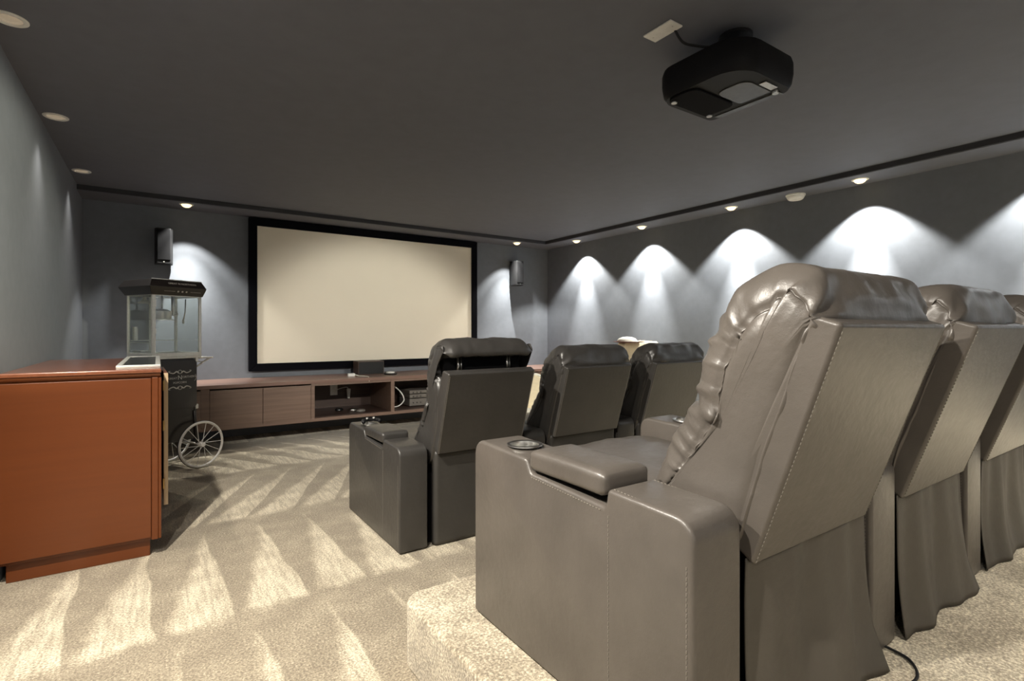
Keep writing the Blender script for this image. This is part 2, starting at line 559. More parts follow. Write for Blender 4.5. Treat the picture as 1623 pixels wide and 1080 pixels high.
# ------------------------------------------------------------------ wall speakers
def speaker(x, label):
    t = thing('wall_speaker', label, 'speaker', (x, YF, 1.90), 0, 'black speakers either side of the screen')
    MB().prism_z([(-.08,-.145),(-.06,-.19),(.06,-.19),(.08,-.145),(.08,-.03),(-.08,-.03)], 0, .37).build('cabinet', M['black'], t, bevel=.006)
    MB().prism_z([(-.068,-.168),(-.056,-.196),(.056,-.196),(.068,-.168)], .04, .355).build('grille', M['matteblack'], t, bevel=.004)
    bx('wall_bracket', -.03, .03, -.03, 0, .12, .25, M['black'], t, .003)
    MB().lathe([(.007,0),(.007,.004),(.004,.006)], 16, Matrix.Translation((.0,-.19,.018)) @ Matrix.Rotation(R(90),4,'X')).build('badge', M['steel'], t, smooth=True)
    return t
speaker(.055, 'black wall speaker left of the screen, above the popcorn machine')
speaker(4.575, 'black wall speaker right of the screen near the room corner')

# ------------------------------------------------------------------ media cabinet along the front wall
CY, CZ0, CZ1 = 5.95, .205, .66
t = thing('media_cabinet', 'long floating dark walnut media cabinet under the screen', 'cabinet', (0, CY, 0))
D = YF - CY - .003
top = MB().box(-.14, XR-.003, -.006, D, CZ1-.038, CZ1).build('cabinet_top', M['walnuttop'], t, .003)
cb = MB()
cb.box(-.14, XR-.003, .0, D, CZ0, CZ0+.036)                     # bottom board
cb.box(-.14, XR-.003, D-.02, D, CZ0+.036, CZ1-.038)             # back
cb.build('carcass', M['walnut'], t, .002)
posts = [(-.14, -.11), (.351, .426), (1.389, 1.428), (2.300, 2.346), (3.216, 3.262), (4.20, 4.275), (XR-.03, XR-.004)]
for a, b in posts:
    bx('divider', a, b, .0, D-.02, CZ0+.036, CZ1-.038, M['walnut'], t, .002)
for a, b in ((1.428, 2.300), (2.346, 3.216)):
    bx('apron', a, b, .004, .022, CZ1-.064, CZ1-.038, M['walnut'], t, .001)
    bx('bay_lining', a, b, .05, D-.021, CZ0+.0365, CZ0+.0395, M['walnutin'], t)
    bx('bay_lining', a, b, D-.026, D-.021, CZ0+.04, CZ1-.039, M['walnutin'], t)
for a, b in ((-.11, .351), (.428, .907), (.911, 1.387), (3.264, 3.73), (3.734, 4.198), (4.277, 4.745), (4.749, XR-.032)):
    bx('door', a, b, -.001, .018, CZ0+.004, CZ1-.052, M['walnut'], t, .0025)
# wall box of the sockets, inside the first open bay
t = thing('power_outlet', 'white outlet plate with a plug inside the open cabinet bay', 'outlet', (1.83, YF-.026, .46))
bx('plate', -.045, .045, -.008, 0, -.065, .065, M['white'], t, .002)
bx('socket', -.018, .018, -.011, -.008, .012, .045, M['white'], t, .001)
bx('socket', -.018, .018, -.011, -.008, -.045, -.012, M['white'], t, .001)
t = thing('power_adapter', 'white power adapter hanging by its lead beside the outlet in the cabinet bay', 'adapter', (2.0, YF-.07, .35))
MB().hexa([(-.014,-.02,0),(.014,-.02,0),(.014,.01,0),(-.014,.01,0)], [(-.024,-.022,.12),(.024,-.022,.12),(.024,.012,.12),(-.024,.012,.12)]).build('body', M['white'], t, .004)
MB().tube(catmull([(0,0,.118),(-.02,0,.14),(-.08,-.005,.135),(-.15,.02,.11)], 6, False), .004).build('lead', M['white'], t, smooth='all')
def blob(name, label, cat, loc, size, mat, seed):
    mb = MB()
    mb.lathe([(.001,0),(.8,.0),(1,.25),(.95,.6),(.6,.9),(.2,1)], 20)
    mb.v = [(x*size[0]*(1+.25*noise.noise(Vector((x*1.5+seed,y*1.5,z)))), y*size[1], z*size[2]*(1+.3*noise.noise(Vector((x*2,y*2+seed,z))))) for x,y,z in mb.v]
    o = mb.build(name, mat, None, smooth=True)
    o.location = loc
    return tag(o, label, cat)
blob('controller', 'small glossy black controller lying on the bay floor, left of the pair', 'controller', (1.80, 6.34, CZ0+.0395), (.05,.035,.035), M['gloss'], 1)
blob('controller', 'dull metal coloured controller in the middle of the bay floor', 'controller', (1.93, 6.22, CZ0+.0395), (.06,.035,.035), M['steel'], 3)
blob('controller', 'pale grey controller lying on the bay floor nearest the front', 'controller', (1.995, 6.12, CZ0+.0395), (.055,.032,.034), M['equip'], 5)
# devices in the second bay
zz = CZ0+.0395
for i, (hh, lab) in enumerate(((.10, 'grey amplifier at the bottom of the device stack'), (.055, 'grey flat player in the middle of the device stack'), (.05, 'slim grey player on top of the device stack'))):
    t = thing('media_player', lab, 'player', (2.82, 6.30, zz))
    bx('case', -.20, .20, -.15, .18, .008, hh, M['equip'], t, .004)
    bx('front_panel', -.198, .198, -.156, -.15, .012, hh-.004, M['equip'], t, .002)
    for sx in (-.16, .16):
        MB().lathe([(.012,0),(.012,.008)], 12, Matrix.Translation((sx,-.12,0))).build('foot', M['rubber'], t)
    for k in range(3):
        MB().lathe([(.008,0),(.007,.006)], 12, Matrix.Translation((-.15+.05*k,-.156,hh*.5)) @ Matrix.Rotation(R(90),4,'X')).build('button', M['black'], t)
    zz += hh
cable = MB().tube(catmull([(2.40,6.5,.50),(2.44,6.3,.52),(2.52,6.2,.44),(2.56,6.18,.34),(2.50,6.17,.275),(2.43,6.17,.262),(2.40,6.22,.30),(2.41,6.4,.40)], 8, False), .008).build('cable', M['white'], None, smooth='all')
tag(cable, 'pale looped cable beside the device stack in the cabinet bay', 'cable')
# items on the cabinet top
t = thing('centre_box', 'dark brown box on the cabinet below the middle of the screen', 'speaker', (2.20, 6.40, CZ1))
bx('cabinet', -.165, .165, -.05, .15, 0, .165, M['walnutin'], t, .004)  # plain brown box with a black front
bx('grille', -.155, .155, -.056, -.05, .01, .155, M['black'], t, .002)
t = thing('sensor_bar', 'small white sensor with a hanging lead on the cabinet, left of the brown box', 'sensor', (1.92, 6.22, CZ1))
bx('body', -.05, .03, -.02, .02, 0, .035, M['white'], t, .004)
MB().tube(catmull([(.03,0,.02),(.07,-.05,.006),(.11,-.16,.006),(.115,-.24,.006),(.118,-.262,-.01),(.118,-.266,-.045)], 6, False), .005).build('lead', M['ivory'], t, smooth='all')
t = thing('disc_case', 'small black and white disc shaped device on the cabinet, right of the brown box', 'device', (2.40, 6.22, CZ1))
MB().lathe([(.075,0),(.08,.006),(.08,.016),(.072,.02)], 32).build('base', M['gloss'], t, smooth=True)
MB().lathe([(.055,.02),(.05,.034),(.02,.038)], 32).build('lid', M['white'], t, smooth=True)

# ------------------------------------------------------------------ wooden counter
KX0, KX1, KY0, KY1 = XL+.005, .018, 3.36, 4.76
t = thing('bar_counter', 'reddish brown wooden bar counter against the left wall', 'counter', ((KX0+KX1)/2, (KY0+KY1)/2, 0))
cx, cy = (KX0+KX1)/2, (KY0+KY1)/2
hw, hl = (KX1-KX0)/2, (KY1-KY0)/2
bx('plinth', -hw+.02, hw-.05, -hl+.035, hl-.02, 0, .092, M['cherry'], t, .003)
bx('carcass', -hw, hw-.012, -hl+.012, hl, .092, .955, M['cherry'], t, .002)
bx('end_panel', -hw, hw-.045, -hl+.002, -hl+.012, .105, .95, M['cherry'], t, .003)
bx('corner_post', hw-.043, hw-.014, -hl-.002, -hl+.03, .092, .955, M['cherry'], t, .004)
bx('corner_post', hw-.014, hw, -hl+.004, -hl+.035, .092, .955, M['cherry'], t, .004)
mo = MB().prism_x([(-hl+.006,.955),(-hl-.006,.963),(-hl-.012,.974),(-hl-.012,.978),(hl,.978),(hl,.955)], -hw, hw-.004).build('moulding', M['cherry'], t, .003)
bx('counter_top', -hw, hw, -hl-.02, hl+.01, .978, 1.0, M['cherrytop'], t, .006, 3)
# open side door, seen almost edge-on, with brass hinges
dm = Matrix.Translation((hw+.012, -hl+.10, 0)) @ Matrix.Rotation(R(1.5), 4, 'Z')
MB().box(0, .018, .004, .62, .24, .968, dm).build('side_door', M['cherry'], t, .002)
ed = MB().box(-.001, .019, 0, .004, .24, .968, dm).build('door_edge', M['rawwood'], t)
for z in (.36, .68, .90):
    MB().lathe([(.006,z-.028),(.006,z+.028)], 10, Matrix.Translation((hw+.010,-hl+.092,0))).build('hinge', M['brass'], t, smooth=True)
t = thing('glass_panel', 'steel framed glass panel lying along the counter top edge', 'panel', (-.085, 4.12, 1.0))
for (a, b, c, d) in ((-.10,.10,-.62,-.585),(-.10,.10,.585,.62),(-.10,-.075,-.585,.585),(.075,.10,-.585,.585)):
    bx('frame_rail', a, b, c, d, 0, .014, M['alu'], t, .003)
bx('glass_pane', -.075, .075, -.585, .585, .004, .010, M['gloss'], t)

# ------------------------------------------------------------------ popcorn cart
def text_mesh(s, size, name, parent, mat, M4, depth=.0006):
    cu = bpy.data.curves.new(name, 'FONT')
    cu.body = s; cu.size = size; cu.extrude = depth
    cu.align_x = 'CENTER'; cu.align_y = 'CENTER'
    tmp = bpy.data.objects.new('tmp', cu); COL.objects.link(tmp)
    dg = bpy.context.evaluated_depsgraph_get()
    me = bpy.data.meshes.new_from_object(tmp.evaluated_get(dg))
    bpy.data.objects.remove(tmp)
    me.name = name
    me.transform(M4)
    me.materials.clear(); me.materials.append(mat)
    o = bpy.data.objects.new(name, me); COL.objects.link(o); o.parent = parent
    return o

W, V = .415, .36
t = thing('popcorn_cart', 'black popcorn cart with glass machine and spoked white wheels behind the counter', 'popcorn machine', (-.035, 5.17, 0), R(30))
FR = Matrix.Rotation(R(90), 4, 'X')     # text standing on the near (-y) face
# lower cabinet
bx('cart_body', .03, W-.045, .03, V-.03, .25, .965, M['popblack'], t, .006)
pp = []
for (px, pz, a0) in ((W-.035, .95, 0), (.03, .95, 90), (.03, .53, 180), (W-.035, .53, 270)):
    rr = .035 if px > .1 else .004
    sx = -1 if px > .1 else 1
    sz = -1 if pz > .7 else 1
    for k in range(6):
        a = R(a0 + k*18)
        pp.append((px + sx*rr + rr*math.cos(a), pz + sz*rr + rr*math.sin(a)))
mb = MB(); n = len(pp)
mb.add([(x, .012, z) for x, z in pp] + [(x, .03, z) for x, z in pp], [tuple(range(n)), tuple(range(2*n-1, n-1, -1))] + [((i+1)%n, i, n+i, n+(i+1)%n) for i in range(n)])
mb.build('sign_panel', M['popblack'], t, bevel=.002)
for z0, z1 in ((.93, .975), (.515, .555)):
    mb = MB().box(W-.045, W-.018, .014, .035, z0, z1)
    mb.build('corner_bracket', M['alu'], t, .004)
bx('cart_deck', 0, W, 0, V, .965, .985, M['alu'], t, .004)
bx('rear_post', W-.045, W-.025, .03, .05, .25, .53, M['popblack'], t, .002)
# printed emblem: ornament, name line and second line, partly legible
EX = .232
text_mesh('GREAT', .024, 'lettering', t, M['print'], Matrix.Translation((EX-.062, .0115, .797)) @ FR)
text_mesh('N', .052, 'lettering', t, M['print'], Matrix.Translation((EX, .0115, .800)) @ FR)
text_mesh('ORTHERN', .026, 'lettering', t, M['print'], Matrix.Translation((EX+.082, .0115, .803)) @ FR)
text_mesh('POPCORN', .024, 'lettering', t, M['print'], Matrix.Translation((EX, .0115, .758)) @ FR)
MB().tube(catmull([(EX+.132,.0112,.822),(EX+.142,.0112,.800),(EX+.136,.0112,.775),(EX+.126,.0112,.765)],6,False), .0016, 6).build('ornament', M['print'], t, smooth='all')
def swirl(cx_, cz_, sgn):
    mb = MB()
    for sx in (-1, 1):
        pts = catmull([(cx_+sx*.012, .0105, cz_), (cx_+sx*.03, .0105, cz_+sgn*.012), (cx_+sx*.055, .0105, cz_-sgn*.002), (cx_+sx*.085, .0105, cz_+sgn*.006), (cx_+sx*.095,.0105,cz_+sgn*.016), (cx_+sx*.080,.0105,cz_+sgn*.018)], 6, False)
        nn = len(pts)
        mb.tube(pts, .003, 6, radii=[.0055*(1-i/nn)+.0016 for i in range(nn)])
    ring = [(cx_+.016*math.cos(a), .0105, cz_+sgn*.008+.015*math.sin(a)) for a in [i*PI/8 for i in range(16)]]
    mb.tube(ring, .0025, 6, closed=True)
    mb.v = [(x, .0105 + (y-.0105)*.15, z) for x, y, z in mb.v]
    mb.build('ornament', M['print'], t, smooth='all')
swirl(EX, .842, 1); swirl(EX, .722, -1)
# glass machine
Z0, Z1 = .985, 1.515
for z0, z1, nm in ((Z0, Z0+.030, 'base_rail'), (Z1-.02, Z1, 'top_rail')):
    mb = MB()
    mb.box(0, W, 0, .018, z0, z1); mb.box(0, W, V-.018, V, z0, z1)
    mb.box(0, .018, .018, V-.018, z0, z1); mb.box(W-.018, W, .018, V-.018, z0, z1)
    mb.build(nm, M['alu'], t, .002)
bx('popcorn_floor', .018, W-.018, .018, V-.018, Z0, Z0+.008, M['steel'], t)
for px, py, ww in ((0, 0, .028), (W-.022, 0, .022), (0, V-.018, .018), (W-.022, V-.018, .022)):
    bx('corner_post', px, px+ww, py, py+.018, Z0+.03, Z1-.02, M['alu'], t, .002)
for a in ((.028, W-.022, .006, .010), (.018, W-.022, V-.010, V-.006)):
    bx('glass_pane', *a, Z0+.03, Z1-.02, M['glass'], t)
for x0 in (.006, W-.010):
    bx('glass_pane', x0, x0+.004, .018, V-.018, Z0+.03, Z1-.02, M['glass'], t)
bx('door_stile', .165, .185, V-.026, V-.018, Z0+.03, Z1-.02, M['alu'], t, .002)
mb = MB(); 
mb.box(.018, .022, .02, V-.02, 1.10, 1.106); mb.box(.02, W-.02, V-.03, V-.024, 1.115, 1.122)
mb.build('shelf_rail', M['alu'], t)
mb = MB()
mb.box(.0, .012, -.002, 0, Z0+.03, Z1-.02); mb.box(.0, .03, -.004, .0, 1.18, 1.22); mb.box(0, .03, -.004, 0, 1.40, 1.46)
mb.build('door_hinge', M['alu'], t)
# kettle hanging from the canopy
kt = MB().lathe([(.001,-.001),(.065,0),(.072,.01),(.072,.072),(.066,.075),(.050,.078),(.045,.086),(.001,.09)], 32, Matrix.Translation((.175,.17,1.30))).build('kettle', M['steel'], t, smooth=True)
MB().lathe([(.090,0),(.094,.003),(.09,.006)], 32, Matrix.Translation((.175,.17,1.295))).build('kettle_tray', M['steel'], kt, smooth=True)
MB().tube([(.175,.17,1.38),(.175,.17,1.50)], .008).build('stirrer_rod', M['steel'], kt, smooth='all')
MB().tube([(.265,.17,1.34),(.265,.17,1.50)], .011).build('hanger_tube', M['steel'], kt, smooth='all')
MB().tube(catmull([(.265,.17,1.345),(.28,.16,1.335),(.295,.15,1.35),(.28,.15,1.37)], 6, False), .007).build('latch', M['steel'], kt, smooth='all')
MB().tube([(.335,.10,1.48),(.330,.095,1.38),(.312,.09,1.30)], .005).build('kettle_handle', M['steel'], kt, smooth='all')
MB().lathe([(.007,0),(.010,.008),(.008,.035),(.003,.04)], 12, Matrix.Translation((.309,.09,1.265))).build('handle_grip', M['white'], kt, smooth=True)
MB().lathe([(.052,0),(.045,.008),(.016,.03),(.012,.06)], 24, Matrix.Translation((.075,.24,1.435))).build('warming_lamp', M['white'], t, smooth=True)
MB().lathe([(.020,0),(.020,.10),(.018,.115)], 16, Matrix.Translation((.05,.33,1.12))).build('scoop', M['steel'], t, smooth=True)
bx('drop_chute', .03, .12, .22, .33, Z0+.008, Z0+.05, M['steel'], t, .004)
# canopy: narrow rim, wide waist, narrow top with corner points
def rect(x0, x1, y0, y1, z): return [(x0,y0,z),(x1,y0,z),(x1,y1,z),(x0,y1,z)]
o_ = .045
cn = MB()
b0 = rect(-.010, W+.004, -.010, V+.010, 1.500)
b1 = rect(-o_, W+.018, -o_, V+o_, 1.568)
b2 = rect(-.012, W-.008, -.012, V+.012, 1.628)
cn.add(b0+b1+b2, [(3,2,1,0),(8,9,10,11)] + [(i,(i+1)%4,4+(i+1)%4,4+i) for i in range(4)] + [(4+i,4+(i+1)%4,8+(i+1)%4,8+i) for i in range(4)])
can = cn.build('canopy', M['popblack'], t, .003)
bx('canopy_edge', -.012, W-.008, -.016, -.010, 1.627, 1.634, M['alu'], can)
# lettering on the sloping canopy face (leans back above the waist)
sl = math.atan2(.033, .060)
Tm = Matrix.Translation((W/2+.02, -.0305, 1.599)) @ Matrix.Rotation(-sl, 4, 'X') @ FR
text_mesh('GREAT N NORTHERN', .024, 'canopy_lettering', can, M['print'], Tm)
sl2 = math.atan2(.035, .068)
Tl = Matrix.Translation((W/2+.02, -.0295, 1.534)) @ Matrix.Rotation(sl2, 4, 'X') @ FR
mb = MB()
mb.box(-.15, -.06, -.0012, .0012, 0, .0008, Tl); mb.box(.07, .16, -.0012, .0012, 0, .0008, Tl)
for k in (-1, 0, 1):
    mb.lathe([(.008,0),(.008,.001)], 12, Tl @ Matrix.Translation((k*.035, 0, 0)))
mb.build('canopy_ornament', M['print'], can)
# side tray with bracket
tr = bx('side_tray', W, W+.13, .03, V-.05, .955, .968, M['whiterim'], t, .004)
for y in (.05, V-.08):
    MB().tube([(W-.02,y,.88),(W+.10,y,.955)], .007).build('tray_bracket', M['alu'], tr, smooth='all')
MB().tube(catmull([(W-.01,.06,.93),(W+.05,.06,.925),(W+.10,.06,.94),(W+.115,.06,.955)],6,False), .004).build('tray_lip', M['alu'], tr, smooth='all')
# wheels: two large, side by side on one axle
AX, AZ, WR = .385, .205, .205
def wheel(y):
    T = Matrix.Translation((AX, y, AZ)) @ Matrix.Rotation(R(90), 4, 'X')
    ringp = [T @ Vector((math.cos(a)*(WR-.012), math.sin(a)*(WR-.012), 0)) for a in [i*2*PI/64 for i in range(64)]]
    wh = MB().tube(ringp, .0105, 10, closed=True).build('wheel', M['whiterim'], t, smooth='all')
    ringt = [T @ Vector((math.cos(a)*(WR-.007), math.sin(a)*(WR-.007), -.008)) for a in [i*2*PI/64 for i in range(64)]]
    MB().tube(ringt, .0085, 8, closed=True).build('tyre', M['rubber'], wh, smooth='all')
    MB().lathe([(.012,-.03),(.020,-.028),(.020,-.018),(.010,-.012),(.010,.012),(.020,.018),(.020,.026),(.012,.030)], 20, T).build('hub', M['whiterim'], wh, smooth=True)
    s0 = None
    for k in range(14):
        a = k*2*PI/14
        p0 = T @ Vector((.016*math.cos(a+.5), .016*math.sin(a+.5), .018 if k % 2 else -.018))
        p1 = T @ Vector(((WR-.016)*math.cos(a), (WR-.016)*math.sin(a), 0))
        MB().tube([p0, p1], .0024, 6).build('spoke', M['whiterim'], wh)
wheel(-.045); wheel(V+.06)
MB().tube([(AX,-.05,AZ),(AX,V+.065,AZ)], .009).build('axle', M['steel'], t, smooth='all')
for y in (.02, V-.02):
    MB().tube([(.045,y,.26),(.045,y,.0)], .014).build('leg', M['popblack'], t, smooth='all')
    MB().tube([(AX-.02,y,.50),(AX,y,AZ)], .010).build('axle_arm', M['popblack'], t, smooth='all')
MB().tube([(.045,.02,.07),(.045,V-.02,.07)], .010).build('leg_brace', M['popblack'], t, smooth='all')

# ------------------------------------------------------------------ recliners
P_ = .82           # pitch of the row
AW = .167          # arm width
AL = .885          # arm length
AH = .592          # arm height

def arc(cx_, cz_, r, a0, a1, n=6):
    return [(cx_ + r*math.cos(R(a0+(a1-a0)*i/n)), cz_ + r*math.sin(R(a0+(a1-a0)*i/n))) for i in range(n+1)]

def arm_profile():
    zb = .006
    p = [(0.0, zb)]
    p += arc(.052, AH-.020-.052, .052, 180, 90, 7)
    p += [(.248, AH-.014), (.254, .540), (.262, .532), (.560, .545), (.568, .553), (.585, AH-.008)]
    p += arc(AL-.05, AH-.05, .05, 90, 0, 5)
    p += [(AL, zb)]
    return p

def make_arm_mesh(mat):
    mb = MB().prism_x(arm_profile(), 0, AW)
    o = mb.build('armrest', mat, None)
    md = o.modifiers.new('bevel', 'BEVEL'); md.width = .016; md.segments = 4; md.limit_method = 'ANGLE'; md.angle_limit = R(40)
    cut = MB().lathe([(.045, AH-.07), (.045, AH+.1)], 40, Matrix.Translation((AW/2, .705, 0))).build('cut', mat)
    b = o.modifiers.new('hole', 'BOOLEAN'); b.operation = 'DIFFERENCE'; b.object = cut; b.solver = 'EXACT'
    dg = bpy.context.evaluated_depsgraph_get()
    me = bpy.data.meshes.new_from_object(o.evaluated_get(dg))
    me.name = 'armrest'
    bpy.data.objects.remove(o); bpy.data.objects.remove(cut)
    for p in me.polygons: p.use_smooth = True
    bm = bmesh.new(); bm.from_mesh(me)
    for e in bm.edges:
        if len(e.link_faces) == 2 and e.calc_face_angle(0) > R(34): e.smooth = False
    bm.to_mesh(me); bm.free()
    return me

def pillow_box(x0, x1, y0, y1, z0, z1, name, mat, parent, r=.03, crown=.012, wr=0.0, seed=0, nx=18, ny=24):
    """closed soft cushion: rounded superellipse shell"""
    cx_, cy_, cz_ = (x0+x1)/2, (y0+y1)/2, (z0+z1)/2
    hx, hy, hz = (x1-x0)/2, (y1-y0)/2, (z1-z0)/2
    bm = bmesh.new()
    bmesh.ops.create_cube(bm, size=2)
    bmesh.ops.subdivide_edges(bm, edges=bm.edges[:], cuts=15, use_grid_fill=True)
    for v in bm.verts:
        p = v.co.copy()
        q = Vector((p.x*hx, p.y*hy, p.z*hz))
        # clamp to inner box then push out by r : a rounded box
        inn = Vector((max(-hx+r, min(hx-r, q.x)), max(-hy+r, min(hy-r, q.y)), max(-hz+r, min(hz-r, q.z))))
        d = q - inn
        if d.length > 1e-9: q = inn + d.normalized() * r
        ex = (1-(q.x/hx)**2); ey = (1-(q.y/hy)**2)
        q.z += (crown * max(0,ex)**.5 * max(0,ey)**.5) * (1 if p.z > 0 else 0)
        if wr:
            nn = noise.noise(Vector((q.x*9+seed, q.y*14, q.z*9))) + .5*noise.noise(Vector((q.x*30+seed, q.y*22, q.z*9)))
            q.z += wr*nn
            q.x += wr*.6*noise.noise(Vector((q.y*20, q.z*20, seed)))
        v.co = q + Vector((cx_, cy_, cz_))
    me = bpy.data.meshes.new(name); bm.to_mesh(me); bm.free()
    for p in me.polygons: p.use_smooth = True
    me.materials.append(mat)
    o = bpy.data.objects.new(name, me); COL.objects.link(o); o.parent = parent
    return o

BACK_A = [(.33,.43),(.325,.50),(.295,.58),(.262,.66),(.215,.73),(.182,.785),(.168,.82),(.150,.90),(.118,.975),(.080,1.035),(.035,1.078),(-.02,1.102),(-.075,1.106),(-.122,1.088),(-.143,1.050),(-.152,1.015),(-.158,.985),(-.145,.945),(-.120,.88),(-.085,.78),(-.050,.68),(-.005,.56),(.04,.46),(.14,.42),(.25,.41)]
BACK_B = [(.33,.43),(.325,.50),(.290,.58),(.245,.66),(.205,.73),(.165,.80),(.140,.87),(.125,.93),(.13,.985),(.125,1.04),(.095,1.10),(.045,1.140),(-.02,1.155),(-.085,1.148),(-.128,1.122),(-.146,1.090),(-.138,1.062),(-.08,1.052),(-.03,1.045),(-.01,1.02),(-.03,.96),(-.07,.88),(-.06,.70),(-.01,.56),(.04,.46),(.2,.41)]

def back_cushion(prof, name, mat, parent, x0, x1, seed=0):
    base = resample(catmull(prof, 8), .0085)
    n = len(base)
    C = Vector((sum(p.x for p in base)/n, sum(p.y for p in base)/n, 0))
    nor = []
    for i in range(n):
        d = base[(i+1) % n] - base[i-1]
        nn = Vector((d.y, -d.x, 0)).normalized()
        nor.append(nn)
    # orientation
    area = sum(base[i].x*base[(i+1)%n].y - base[(i+1)%n].x*base[i].y for i in range(n))
    if area < 0: nor = [-q for q in nor]
    cx_ = (x0+x1)/2; H = (x1-x0)/2
    rings = []   # (x offset from centre, inset along the normal)
    side = [(H+.006, .999), (H+.008, .75), (H+.010, .5), (H+.010, .25), (H+.007, .05)]
    R_ = .095; RX = .066
    NE = 12
    edge = [(H+.008-RX+RX*math.cos(a), R_-R_*math.sin(a)) for a in [PI*.5*k/NE for k in range(NE+1)]]
    mid = [( (H+.008-RX)*(1-k/13), 0) for k in range(1, 14)]
    verts = []; ringlist = []
    def pt(i, x, inset, frac, sgn):
        p = base[i]
        fr_ = max(0.0, min(1.0, (nor[i].x+.45)*1.6))
        top_ = max(0.0, min(1.0, nor[i].y*1.3-.1)) * min(1, max(0, (p.y-.98)*14))
        kk = .30 + .70*max(fr_, .7*top_)
        kk *= .22 + .78*min(1, max(0, (p.y-.43)/.24))
        if frac:
            q = p - nor[i]*R_*kk
            q = q + (C-q)*frac
        else:
            q = p - nor[i]*inset*kk
        if not frac:
            z = p.y; y = p.x
            dist = H - abs(x)
            front = max(0.0, min(1.0, (nor[i].x+.45)*1.6))
            s = i*.0085
            g = math.exp(-((dist+.002)/.045)**2)
            # gathers: uneven, slanted, only beside the seam
            q1 = s*36 + 1.7*noise.noise(Vector((s*5, seed+sgn*3, 0))) + dist*16
            gth = noise.noise(Vector((q1, seed*2.3+sgn*5, dist*5)))
            gth = abs(gth)*2 - .55
            g2 = noise.noise(Vector((s*5, seed+9, sgn)))
            amp = .0155*g*front*max(.25, .75+.9*g2)
            if z > .86: amp *= max(.1, 1-(z-.86)/.16)
            if z < .60: amp *= .5
            dsp = amp*gth
            # broad folds
            dsp += .012*noise.noise(Vector((x*5+seed, y*7, z*7)))*max(.25, front)
            dsp += .005*noise.noise(Vector((x*14+seed, y*14, z*24)))*max(.3, front)
            # tuck between lumbar roll and upper back
            dsp -= .020*front*math.exp(-((z-.800-.02*noise.noise(Vector((x*5,seed,0))))/.013)**2)
            rear = max(0.0, -nor[i].x)
            dsp += .008*rear*noise.noise(Vector((x*9+seed*2, y*9, z*9)))
            # creases radiating from the lower rear corner of the head roll
            if z > .96:
                pl = noise.noise(Vector((x*26+seed*5, z*2.5, y*2.5)))
                dsp += .0065*(.35-abs(pl))*min(1, (z-.96)/.05)*(.4+.6*abs(noise.noise(Vector((x*3+seed, z*3, 4.0))))*2)
            if z > .93:
                d0 = math.hypot(dist-.02, (z-.985)*1.0)
                dsp += .007*math.exp(-(d0/.13)**2)*math.sin(math.atan2(z-.985, dist+.02)*7+seed)
                dsp -= .006*math.exp(-(d0/.03)**2)
            if z > .93: dsp += .005*noise.noise(Vector((x*9+seed, z*24, y*16)))
            ca = 1-inset/R_ if inset else 1.0
            q = q + nor[i]*dsp*(.6+.4*ca)
            if inset > 0: x = x + math.copysign((1-ca*.6)*max(-.02, min(.02, dsp)), x)
            if abs(inset-R_) < 1e-6: x -= math.copysign(.009, x)
        else:
            # bulging side panel
            z = q.y
            if z > .90: x = x + .012*min(1, (z-.90)/.1)*(1-abs(frac-.5))
        return (cx_ + sgn*abs(x) if abs(x) > 1e-6 else cx_, q.x, q.y)
    seq = []
    for (x, f) in side: seq.append((x, 0, f, -1))
    for (x, ins) in [(edge[0][0], edge[0][1])] : pass
    for (x, ins) in edge: seq.append((x, ins, 0, -1))
    for (x, _) in mid: seq.append((x, 0, 0, -1))
    for (x, _) in mid[::-1][1:]: seq.append((x, 0, 0, 1))
    for (x, ins) in edge[::-1]: seq.append((x, ins, 0, 1))
    for (x, f) in side[::-1]: seq.append((x, 0, f, 1))
    mb = MB()
    vs = []
    for (x, ins, f, sg) in seq:
        for i in range(n): vs.append(pt(i, x, ins, f, sg))
    fs = []
    for r in range(len(seq)-1):
        for i in range(n):
            j = (i+1) % n
            fs.append((r*n+i, r*n+j, (r+1)*n+j, (r+1)*n+i))
    fs.append(tuple(range(n))[::-1])
    fs.append(tuple((len(seq)-1)*n+i for i in range(n)))
    mb.add(vs, fs)
    o = mb.build(name, mat, parent, smooth='all')
    # seam cord along the side panels
    lines = []
    for sg, r in ((-1, 5), (1, len(seq)-6)):
        lines.append([vs[r*n+i] for i in range(n)])
    return o, lines

